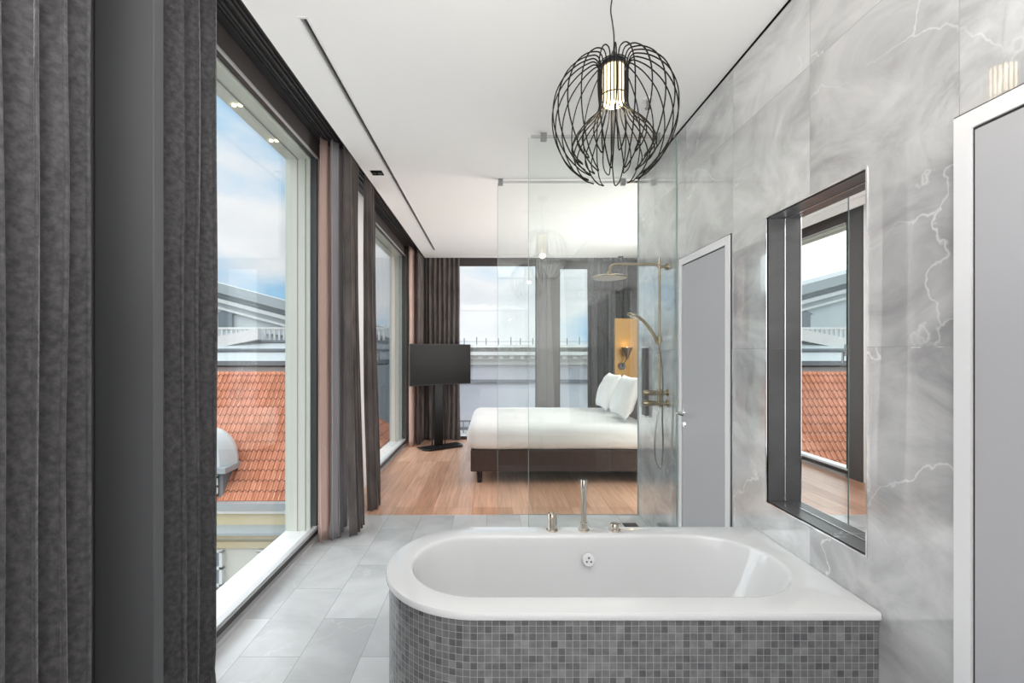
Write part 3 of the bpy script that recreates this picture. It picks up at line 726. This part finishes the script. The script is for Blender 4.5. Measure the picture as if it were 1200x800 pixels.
# ------------------------------------------------------------------ curtains
def curtain(name, p0, p1, z0, z1, folds, amp0, amp1, m, label, cat='curtain', seed=0, flare=(0, 0), group=None, thick=.003, squeeze=0.0, sharp=.5, nz=36):
    """pleated cloth hung along p0-p1; folds deepen towards the hem"""
    rnd = random.Random(seed); p0 = Vector((*p0, 0)); p1 = Vector((*p1, 0)); d = (p1 - p0); Ln = d.length; d.normalize(); nrm = Vector((-d.y, d.x, 0))
    nu = folds * 14
    ph = [rnd.uniform(-.35, .35) for _ in range(folds + 2)]; am = [rnd.uniform(.65, 1.2) for _ in range(folds + 2)]
    b = MB(); vs = []
    for k in range(nz + 1):
        t = k / nz            # 0 hem .. 1 top
        z = z0 + (z1 - z0) * t
        for i in range(nu + 1):
            u = i / nu; fu = u * folds; c = int(min(fu, folds - 1e-6)); fr = fu - c
            pa = ph[c] * (1 - fr) + ph[c + 1] * fr; aa = am[c] * (1 - fr) + am[c + 1] * fr
            drift = noise.noise(Vector((u * 3.1, t * 1.4, seed * 7.7))) * .9 * (1 - t)
            w_ = fu * 2 * PI + pa + drift
            s1 = math.sin(w_); s1 = math.copysign(abs(s1) ** (1 - sharp * .5), s1)
            A = (amp0 + (amp1 - amp0) * t) * aa
            off = s1 * A + noise.noise(Vector((u * 9, t * 2.5, seed))) * A * .35
            al = math.sin(2 * w_) * (Ln / folds) * .16 + noise.noise(Vector((u * 5, t * 3, seed + 50))) * .012
            wsc = 1 - squeeze * t
            p = p0 + d * ((u - .5) * Ln * wsc + .5 * Ln + al * wsc) + nrm * off
            p.x += flare[0] * (1 - t) ** 2; p.y += flare[1] * (1 - t) ** 2
            hem = noise.noise(Vector((u * 6, 3, seed))) * .006
            if t < .04: p += nrm * (noise.noise(Vector((u * 12, t * 20, seed))) * .015)
            vs.append((p.x, p.y, z + (hem if k == 0 else 0)))
    fs = [(k * (nu + 1) + i, k * (nu + 1) + i + 1, (k + 1) * (nu + 1) + i + 1, (k + 1) * (nu + 1) + i) for k in range(nz) for i in range(nu)]
    b.add(vs, fs)
    o = b.build(name, m, None, True, angle=80, merge=False)
    if thick:
        md = o.modifiers.new('solid', 'SOLIDIFY'); md.thickness = thick; md.offset = 0
    return tag(o, label, cat, group)
ZC = 3.19
curtain('velvet_curtain', (-1.27, .52), (-1.27, 1.445), .015, ZC, 11, .045, .04, M_velvet, 'dark grey velvet curtain at the far left edge, in front of the column', seed=3)
curtain('velvet_curtain', (-1.275, 1.79), (-1.275, 2.08), .015, ZC, 3, .05, .045, M_velvet, 'dark grey velvet curtain hanging between the anthracite column and first window', seed=5)
curtain('sheer_curtain', (-1.34, 3.62), (-1.34, 4.0), .012, ZC, 3, .035, .02, M_sheer, 'pinkish sheer curtain gathered at the far end of first left window', 'curtain', seed=8)
curtain('lining_curtain', (-1.265, 3.67), (-1.265, 4.0), .012, ZC, 3, .028, .02, M_sheer2, 'thin grey curtain between the pink sheer and the taupe velvet', 'curtain', seed=9)
curtain('velvet_curtain', (-1.185, 3.74), (-1.185, 4.02), .012, ZC, 4, .035, .028, M_velvet2, 'taupe velvet curtain gathered beside the first left window, nearer of two', seed=12, flare=(.05, 0))
curtain('velvet_curtain', (-1.19, 4.36), (-1.19, 4.60), .012, ZC, 4, .045, .03, M_velvet2, 'taupe velvet curtain gathered on the pier, farther of two before bedroom window', seed=14, flare=(.055, 0))
curtain('sheer_curtain', (-1.30, 7.36), (-1.30, 7.80), .012, ZC, 4, .04, .03, M_sheer, 'pinkish sheer curtain in the far left corner behind the television', seed=16)
curtain('velvet_curtain', (-1.20, 7.50), (-1.18, 7.86), .012, ZC, 4, .03, .025, M_velvet2, 'taupe curtain against the left wall in the far corner', seed=17)
curtain('velvet_curtain', (-1.13, 7.925), (-.56, 7.925), .012, ZC, 7, .035, .03, M_velvet2, 'taupe curtain at the left end of the wide far window behind television', seed=18)
curtain('velvet_curtain', (1.62, 7.92), (2.5, 7.92), .012, ZC, 9, .035, .03, M_velvet, 'dark grey curtain at the right end of far windows beside bed', seed=20)
rail = empty('curtain_rail', (-1.2, 4, 3.19), 'dark double curtain rail in the ceiling pocket along left windows', 'curtain rail')
MB().box(-1.21, -1.19, -1.2, 7.8, 3.19, 3.205).build('rail_profile', M_dark, rail)
MB().box(-1.315, -1.30, -1.2, 7.8, 3.19, 3.205).build('rail_profile', M_dark, rail)
local(rail)
tag(MB().box(-1.1, 2.55, 7.915, 7.935, 3.19, 3.209).build('curtain_rail', M_dark), 'dark curtain rail in the pocket above the far windows', 'curtain rail')

# ------------------------------------------------------------------ bed
def soft_box(x0, x1, y0, y1, z0, z1, r, n=22, amp=.01, fr=3.0, seed=0, flat_bottom=False):
    bm = bmesh.new(); bmesh.ops.create_cube(bm, size=2)
    bmesh.ops.subdivide_edges(bm, edges=bm.edges, cuts=n, use_grid_fill=True)
    c = Vector(((x0 + x1) / 2, (y0 + y1) / 2, (z0 + z1) / 2)); h = Vector(((x1 - x0) / 2, (y1 - y0) / 2, (z1 - z0) / 2))
    for v in bm.verts:
        p = Vector((v.co.x * h.x, v.co.y * h.y, v.co.z * h.z))
        q = Vector([max(-h[i] + r, min(h[i] - r, p[i])) for i in range(3)])
        if flat_bottom: q.z = max(-h.z + .01, min(h.z - r, p.z))
        d = p - q
        if d.length > 1e-9:
            dn = d.normalized(); p = q + dn * min(r, d.length * 1.0 if d.length < r else r)
        p2 = p + c
        nv = noise.noise_vector(Vector((p2.x * fr + seed, p2.y * fr, p2.z * fr)))
        v.co = p2 + nv * amp
    vs = [v.co.copy() for v in bm.verts]; bm.verts.index_update(); fs = [tuple(v.index for v in f.verts) for f in bm.faces]; bm.free()
    return MB().add(vs, fs)
bed = empty('bed', (.8, 6.2, 0), 'white double bed with dark brown upholstered base', 'bed')
BX0, BX1, BY0, BY1 = -.27, 1.86, 5.30, 7.1
MB().box(BX0 + .02, BX1, BY0 + .015, BY1 - .015, .135, .385).build('bed_base', M_base, bed, bevel=.012, segs=3)
for x, y in ((BX0 + .12, BY0 + .08), (BX1 - .12, BY0 + .08), (BX0 + .12, BY1 - .08), (BX1 - .12, BY1 - .08)):
    MB().lathe([(.028, 0), (.036, .137)], (x, y, 0), 20).build('leg', M_black, bed, True)
du = soft_box(BX0 - .02, BX1, BY0 - .02, BY1 + .02, .375, .675, .12, 40, .011, 2.6, 3, False).build('duvet', M_duvet, bed, True, angle=80)
MB().box(BX1 + .002, BX1 + .09, BY0 - .05, BY1 + .1, 0, 1.10).build('headboard', M_base, bed, bevel=.02, segs=3)
local(bed)
def pillow(loc, w_, h_, t_, rx, ry, rz, label, seed):
    n = 26; vs = []; fs = []
    for side in (1, -1):
        for i in range(n + 1):
            for j in range(n + 1):
                u, v = -1 + 2 * i / n, -1 + 2 * j / n
                e_ = max(0, (1 - abs(u) ** 3.2)) * max(0, (1 - abs(v) ** 3.2))
                th = t_ / 2 * e_ ** .55
                sh = 1 - .07 * (1 - abs(v) ** 2) * abs(u) ** 2; sv = 1 - .07 * (1 - abs(u) ** 2) * abs(v) ** 2
                nz_ = noise.noise(Vector((u * 2.2 + seed, v * 2.2, side))) * .016 * min(1, e_ * 3)
                vs.append((u * w_ / 2 * sh, side * th + nz_, v * h_ / 2 * sv))
    m_ = (n + 1) ** 2
    for s_ in (0, 1):
        for i in range(n):
            for j in range(n):
                a = s_ * m_ + i * (n + 1) + j; q = (a, a + 1, a + n + 2, a + n + 1)
                fs.append(q if s_ == 0 else q[::-1])
    o = MB().add(vs, fs).build('pillow', M_duvet, None, True, angle=100)
    o.location = loc; o.rotation_euler = (rx, ry, rz)
    return tag(o, label, 'pillow', 'pillows at the head of the bed')
# pillows stand on edge, leaning to the headboard (+X)
pillow((1.63, 5.72, .965), .68, .52, .20, R(20), 0, R(90), 'white pillow nearest the camera leaning at the bed head', 1)
pillow((1.62, 6.52, .965), .68, .52, .20, R(22), 0, R(88), 'white pillow on the far side of the bed leaning at the head', 4)

# gold panel with wall lamp
GY = 7.33
tag(MB().box(1.935, 2.58, GY, GY + .06, .3, 2.04).build('gold_wall_panel', M_gold, bevel=.004), 'tall gold panel behind the pillows', 'wall panel')
wl = empty('wall_lamp', (2.06, GY, 1.3), 'bronze cone wall lamp on the gold panel', 'wall lamp')
MB().lathe([(.0, -.03), (.05, -.03), (.055, -.025), (.055, 0)], (2.045, GY, 1.285), 28, 'y').build('wall_plate', M_black, wl, True)
MB().tube(catmull([(2.045, GY - .03, 1.285), (2.05, GY - .07, 1.31), (2.07, GY - .09, 1.36), (2.095, GY - .10, 1.40)], 6), .006, 8).build('lamp_arm', M_black, wl, True)
MB().lathe([(.0, 1.39), (.014, 1.392), (.02, 1.42), (.045, 1.49), (.082, 1.565), (.084, 1.58), (.079, 1.58), (.04, 1.50), (.0, 1.49)], (2.1, GY - .10, 0), 32).build('lamp_shade', M_lampmetal, wl, True)
MB().lathe([(.0, 1.545), (.016, 1.55), (.02, 1.565), (.014, 1.583), (.0, 1.588)], (2.1, GY - .10, 0), 16).build('lamp_bulb', M_bulb, wl, True)
point('wall_lamp_light', (2.1, GY - .10, 1.63), .55, (1, .7, .36), .02)
local(wl)

# ------------------------------------------------------------------ television on a floor stand
tv = empty('television', (-.83, 7.36, 0), 'black flat television on a tall floor stand in the far corner', 'television')
tv.rotation_euler = (0, 0, R(37))     # turned towards the bed
sc_ = MB().box(-.555, .555, -.05, -.01, .99, 1.635).build('tv_case', M_tvframe, tv, bevel=.006)
MB().box(-.545, .545, -.053, -.049, 1.005, 1.625).build('screen', M_screen, sc_)
MB().box(-.2, .2, -.01, .03, 1.1, 1.5).build('tv_bracket', M_black, tv)
MB().box(-.075, .075, .03, .06, .03, 1.5).box(.11, .125, .035, .055, .03, 1.1).box(-.125, -.11, .035, .055, .03, 1.1).build('stand_column', M_black, tv, bevel=.004)
MB().prism([(-.36, -.10), (-.30, -.20), (.30, -.20), (.36, -.10), (.36, .1), (-.36, .1)], .012, .03, 'xy').build('stand_base', M_black, tv, bevel=.004)
for x, y in ((-.28, -.14), (.28, -.14), (-.3, .06), (.3, .06)):
    MB().lathe([(.018, 0), (.02, .012)], (x, y, 0), 12).build('foot', M_alu, tv)

# ------------------------------------------------------------------ outside
GZ = -13.0
tag(MB().box(-60, 60, 8.6, 90, GZ - .3, GZ).box(-60, -1.9, -40, 8.6, GZ - .3, GZ).build('ground', noise_mat('street', (.28, .28, .28), (.36, .36, .35), .3, .9)), 'grey street level far below the windows', 'ground', kind='structure')
H = 1.5
# red roofed house
M_yel = noise_mat('ochre_render', (.62, .50, .28), (.70, .62, .45), .7, .9)
M_bei = noise_mat('beige_render', (.60, .58, .50), (.68, .66, .58), .5, .9)
M_lead = mat('lead_sheet', (.42, .46, .47), .5, .1)
M_lead2 = mat('dark_lead', (.20, .23, .25), .5, .1)
M_bwhite = mat('painted_white', (.74, .75, .73), .6)
hs_ = empty('red_roof_house', (-9, 13, GZ), 'ochre house with a red clay tile roof outside the left window', 'house')
EY, RY, EZ, RZ = 11.0, 13.5, H - 3.52, H - .545
def uvquad(name, quads, m, parent, u_ax):
    me = bpy.data.meshes.new(name); vs = []; fs = []; us = []
    for q in quads:
        o = len(vs); vs += q; fs.append(tuple(range(o, o + len(q))))
        P = [Vector(p) for p in q]; e1 = (P[1] - P[0]).normalized(); nr = e1.cross(P[2] - P[0]).normalized(); e2 = nr.cross(e1)
        us += [((p - P[0]).dot(e1), (p - P[0]).dot(e2)) for p in P]
    me.from_pydata(vs, [], fs); ul = me.uv_layers.new(name='UVMap')
    for i, u in enumerate(us): ul.data[i].uv = u
    me.materials.append(m); o = bpy.data.objects.new(name, me); C.objects.link(o); o.parent = parent
    md = o.modifiers.new('solid', 'SOLIDIFY'); md.thickness = .12; md.offset = -1
    return o
X0, X1, XH0, XH1 = -24, -1.7, -19, -5.6
uvquad('tile_roof', [[(X0, EY, EZ), (X1, EY, EZ), (XH1, RY, RZ), (XH0, RY, RZ)],
                     [(X1, EY, EZ), (X1, 16, EZ), (XH1, RY, RZ)],
                     [(X1, 16, EZ), (X0, 16, EZ), (XH0, RY, RZ), (XH1, RY, RZ)]], M_tiles, hs_, 0)
# rolls of the roof tiles as a ribbed relief on the front slope
sl = Vector((0, RY - EY, RZ - EZ)); nrm = Vector((0, -(RZ - EZ), RY - EY)).normalized()
b = MB(); x = -10.2
while x < -1.3:
    kmax = 1.0 if x < XH1 else (X1 - x) / (X1 - XH1)
    p0 = Vector((x, EY, EZ)) + nrm * .0; p1 = p0 + sl * (kmax * .985)
    b.tube([p0, p1], .034, 6, caps=False); x += .135
M_roll = noise_mat('clay_roll', (.60, .21, .10), (.82, .36, .22), 3, .7, 3)
nt = M_roll.node_tree; pb = nt.nodes['Principled BSDF']; src = pb.inputs['Base Color'].links[0].from_socket; L = nt.links.new
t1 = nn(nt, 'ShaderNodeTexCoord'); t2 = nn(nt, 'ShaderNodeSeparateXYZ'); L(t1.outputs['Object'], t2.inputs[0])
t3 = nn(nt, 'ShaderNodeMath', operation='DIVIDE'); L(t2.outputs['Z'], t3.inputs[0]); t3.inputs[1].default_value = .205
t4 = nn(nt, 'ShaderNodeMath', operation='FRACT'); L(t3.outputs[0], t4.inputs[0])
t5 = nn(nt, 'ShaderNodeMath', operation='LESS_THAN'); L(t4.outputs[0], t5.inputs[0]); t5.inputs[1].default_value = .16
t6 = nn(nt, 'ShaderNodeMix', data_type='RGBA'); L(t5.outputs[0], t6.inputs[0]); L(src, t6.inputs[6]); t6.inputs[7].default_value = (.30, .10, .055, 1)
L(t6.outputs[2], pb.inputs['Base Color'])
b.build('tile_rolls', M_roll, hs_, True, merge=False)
b = MB().box(X0, X1 + .1, EY - .18, EY + .05, EZ - .16, EZ - .0)
b.build('gutter', M_lead, hs_)
b = MB().box(X0, X1 + .1, EY - .14, EY + .2, EZ - .25, EZ - .16)
b.build('eave_fascia', M_bwhite, hs_)
MB().box(X0 + .2, X1 - .2, EY - .05, EY + .3, EZ - .56, EZ - .25).build('frieze', M_yel, hs_)
b = MB().prism([(EY + .3, EZ - .54), (EY - .05, EZ - .54), (EY - .35, EZ - .62), (EY - .35, EZ - .68), (EY + .3, EZ - .68)], X0, X1, 'yz')
b.build('cornice', M_lead, hs_)
MB().box(X0, X1, EY - .22, EY + .3, EZ - .80, EZ - .68).box(X0, X1, EY - .08, EY + .3, EZ - 1.08, EZ - .93).build('cornice_moulding', M_yel, hs_)
MB().box(X0, X1, EY, 15.9, GZ, EZ - .6).build('house_wall', M_bei, hs_)
for i, xx in enumerate((-7.33, -5.5, -3.7)):
    f = MB().box(xx, xx + .95, EY - .06, EY, EZ - 2.35, EZ - 1.15).build('window', M_lead2, hs_)
    g = MB().box(xx - .03, xx + .04, EY - .1, EY, EZ - 2.35, EZ - 1.15).box(xx + .91, xx + .98, EY - .1, EY, EZ - 2.35, EZ - 1.15).box(xx + .44, xx + .51, EY - .1, EY, EZ - 2.35, EZ - 1.15)
    for zz in (-2.38, -1.98, -1.58, -1.18): g.box(xx - .03, xx + .98, EY - .1, EY, EZ + zz, EZ + zz + .06)
    g.build('window_bars', M_bwhite, f)
# domed dormer
dx0, dx1, dyf = -7.9, -6.42, 11.06
zb, ztp = H - 3.5, H - 2.86
b = MB().prism([(dyf, zb), (dyf, ztp), (11.75, ztp)], dx0, dx1, 'yz')
dm = b.build('dormer_side', M_lead2, hs_)
b = MB().box(dx0 - .12, dx1 + .12, dyf - .12, 12.0, ztp, ztp + .13).build('dormer_cornice', M_lead, hs_)
cx, cy = (dx0 + dx1) / 2, 11.5; rx_, ry_, hh = (dx1 - dx0) / 2 + .06, .52, .90
vs = []; fs = []; ns_, nr_ = 32, 10
for i in range(nr_ + 1):
    a = PI / 2 * i / nr_
    for k in range(ns_):
        t = 2 * PI * k / ns_; c_, s_ = math.cos(t), math.sin(t)
        e2 = 2.6; q = (abs(c_) ** e2 + abs(s_) ** e2) ** (-1 / e2)
        ribk = 1.06 if k % 4 == 0 else 1
        rr = math.cos(a) ** .8 * ribk
        vs.append((cx + rx_ * q * c_ * rr, cy + ry_ * q * s_ * rr, ztp + .12 + hh * math.sin(a)))
for i in range(nr_):
    for k in range(ns_): fs.append((i * ns_ + k, i * ns_ + (k + 1) % ns_, (i + 1) * ns_ + (k + 1) % ns_, (i + 1) * ns_ + k))
MB().add(vs, fs).build('dormer_dome', mat('pale_sheet', (.72, .75, .74), .55), hs_, True, angle=25)
f = MB().box(-7.75, -6.52, dyf - .02, dyf, zb + .1, ztp - .05).build('dormer_window', M_lead2, hs_)
g = MB()
for xx in (-7.75, -7.15, -6.58): g.box(xx, xx + .06, dyf - .05, dyf, zb + .1, ztp - .05)
for zz in (.1, .3, .52): g.box(-7.75, -6.52, dyf - .05, dyf, zb + zz, zb + zz + .05)
g.build('window_bars', M_bwhite, f)
local(hs_)

# low lead roofed range behind the red roof
lr = empty('lead_roofed_range', (-12, 20, GZ), 'grey metal roofed range just above the red roof', 'building')
MB().box(-30, -5.0, 18, 23.5, GZ, H - .55).build('range_wall', M_lead, lr)
b = MB().box(-30, -4.95, 17.8, 23.5, H - .50, H - .32).box(-30, -4.95, 18.6, 23.5, H + .05, H + .16).box(-30, -4.95, 19.3, 23.5, H + .42, H + .52)
b.build('roof_edge', M_lead2, lr)
b = MB().prism([(18, H - .32), (18.7, H + .05), (23.5, H + .05), (23.5, H - .32)], -30, -5.0, 'yz').prism([(18.7, H + .16), (19.4, H + .42), (23.5, H + .42), (23.5, H + .16)], -30, -5.0, 'yz')
b.build('roof_sheet', mat('roof_sheet', (.55, .60, .61), .5), lr)
local(lr)
rg = empty('roof_railing', (-12, 19.5, H + .5), 'white balustrade on the grey metal roof outside left window', 'railing')
b = MB()
x = -14
while x < -4.5:
    b.box(x, x + .07, 19.5, 19.57, H + .52, H + 1.0); x += .2
b.box(-14, -4.4, 19.46, 19.62, H + .98, H + 1.06).build('railing_bars', M_bwhite, rg)
b = MB().prism([(-15, H - .6), (-9.6, H + .55), (-9.6, H + 1.0), (-15, H - .1)], 19.0, 19.3, 'xz')
b.build('sloping_parapet', M_bwhite, rg); local(rg)
# large hall with a long sloping roof line
hl = empty('gabled_hall', (-18, 31, GZ), 'large pale grey hall with a sloping roof line beyond the roofs', 'building')
def zl(x, off=0): return H + 4.55 + (-(x + 17.9)) * .265 + off
xa, xb = -32, -5.2
MB().prism([(xa, GZ), (xb, GZ), (xb, zl(xb, -.5)), (xa, zl(xa, -.5))], 30.5, 42, 'xz').build('hall_wall', mat('hall_grey', (.58, .63, .64), .7), hl)
for o1, o2, yy, m_, nm in ((-.62, -.0, 29.9, M_lead, 'roof_slope'), (-1.25, -1.0, 30.1, M_bwhite, 'upper_moulding'), (-.98, -.88, 30.2, M_lead2, 'dark_band'), (-1.7, -1.55, 30.2, M_bwhite, 'lower_moulding')):  # includes a dark band between roof slope and upper moulding
    MB().prism([(xa, zl(xa, o1)), (xb, zl(xb, o1)), (xb, zl(xb, o2)), (xa, zl(xa, o2))], yy, 42, 'xz').build(nm, m_, hl)
MB().prism([(-15.0, zl(-15, -2.6)), (-14.4, zl(-14.4, -2.4)), (-8.8, H + .6), (-9.2, H + .4)], 30.2, 30.6, 'xz').build('raking_band', M_lead2, hl)
MB().box(-17.9, -17.0, 30.3, 30.6, H + 1.6, H + 2.5).prism([(-18.1, H + 2.5), (-16.8, H + 2.5), (-17.45, H + 2.85)], 30.3, 30.6, 'xz').build('window', M_lead2, hl)
MB().box(-24, -14.6, 30.2, 30.6, H - .5, H + .55).build('glazed_band', mat('glazed_blue', (.35, .47, .55), .2), hl)
local(hl)
# long pale facade opposite the far windows
fc = empty('opposite_facade', (4, 25, GZ), 'long pale stone facade with spiked parapet beyond the far windows', 'building')
M_fac = noise_mat('pale_stone', (.62, .62, .67), (.70, .70, .75), .4, .85)
M_fac2 = noise_mat('stone_trim', (.68, .67, .64), (.80, .79, .76), .8, .85)
FY = 25.0; pm = FY / 544
def hy(y): return H - (y - 413) * pm
MB().box(-4.6, 22, FY, FY + 9, GZ, hy(426)).build('facade_wall', M_fac, fc)
b = MB().box(-4.8, 22, FY - .9, FY + 9, hy(416), hy(412)).box(-4.7, 22, FY - .55, FY + 9, hy(421), hy(416)).box(-4.7, 22, FY - .3, FY + 9, hy(427), hy(421))
b.box(-4.8, 22, FY - .5, FY + 9, hy(407), hy(404))
b.build('cornice', M_fac2, fc)
MB().box(-4.6, 22, FY + .1, FY + 9, hy(412), hy(407)).build('attic_band', noise_mat('attic_stone', (.44, .43, .41), (.70, .69, .66), 2.2, .9, stretch=(3, 1, 3)), fc)
cb0 = MB().box(0, .22, FY - .75, FY - .3, hy(420), hy(416.3)).build('corbel', M_fac2, fc); cb0.location.x = -4.6
for i in range(1, 26):
    c_ = cb0.copy(); C.objects.link(c_); c_.parent = fc; c_.location = cb0.location; c_.location.x = -4.6 + .55 * i
MB().box(-4.6, 22, FY - .12, FY + .1, hy(448.3), hy(444.5)).build('string_course', mat('course_grey', (.22, .23, .26), .8), fc)
b = MB()
MB().box(-4.6, 22, FY - .2, FY, hy(503), hy(500)).box(-4.6, 22, FY - .25, FY, hy(512), hy(509)).build('lower_moulding', M_lead2, fc)
MB().box(-4.6, 22, FY - 1.2, FY, hy(509), hy(503)).build('balcony', M_fac2, fc)
b = MB(); x = -4.4
while x < 14: b.box(x, x + .05, FY - 1.1, FY - 1.05, hy(503), hy(490)); x += .32
b.box(-4.6, 14, FY - 1.12, FY - 1.03, hy(490.5), hy(489)).build('balcony_railing', M_lead2, fc)
b = MB(); x = -4.5; i = 0
while x < 13:
    b.box(x, x + .055, FY - .35, FY - .3, hy(404), hy(396.5 if i % 3 else 395)); x += .66 if i % 3 else .5; i += 1
b.box(-4.6, 13, FY - .34, FY - .31, hy(400.5), hy(400)).build('parapet_spikes', M_lead2, fc)
local(fc)
# green glazed block in line with the bedroom's left window
gb = empty('green_block', (-7, 24, GZ), 'teal green glazed block seen through the bedroom left window', 'building')
MB().box(-9.5, -4.9, 23.9 + .2, 29.6, GZ, H - .45).build('block_wall', mat('teal_block', (.50, .62, .60), .5), gb)
MB().box(-9.6, -4.85, 24.0, 29.6, H - .45, H + .5).build('block_top', M_bwhite, gb)
b = MB()
for zz in (-1.2, -2.6, -3.3, -4.6): b.box(-9.5, -4.88, 24.02, 24.1, H + zz, H + zz + .25)
b.build('window_band', M_lead2, gb); local(gb)
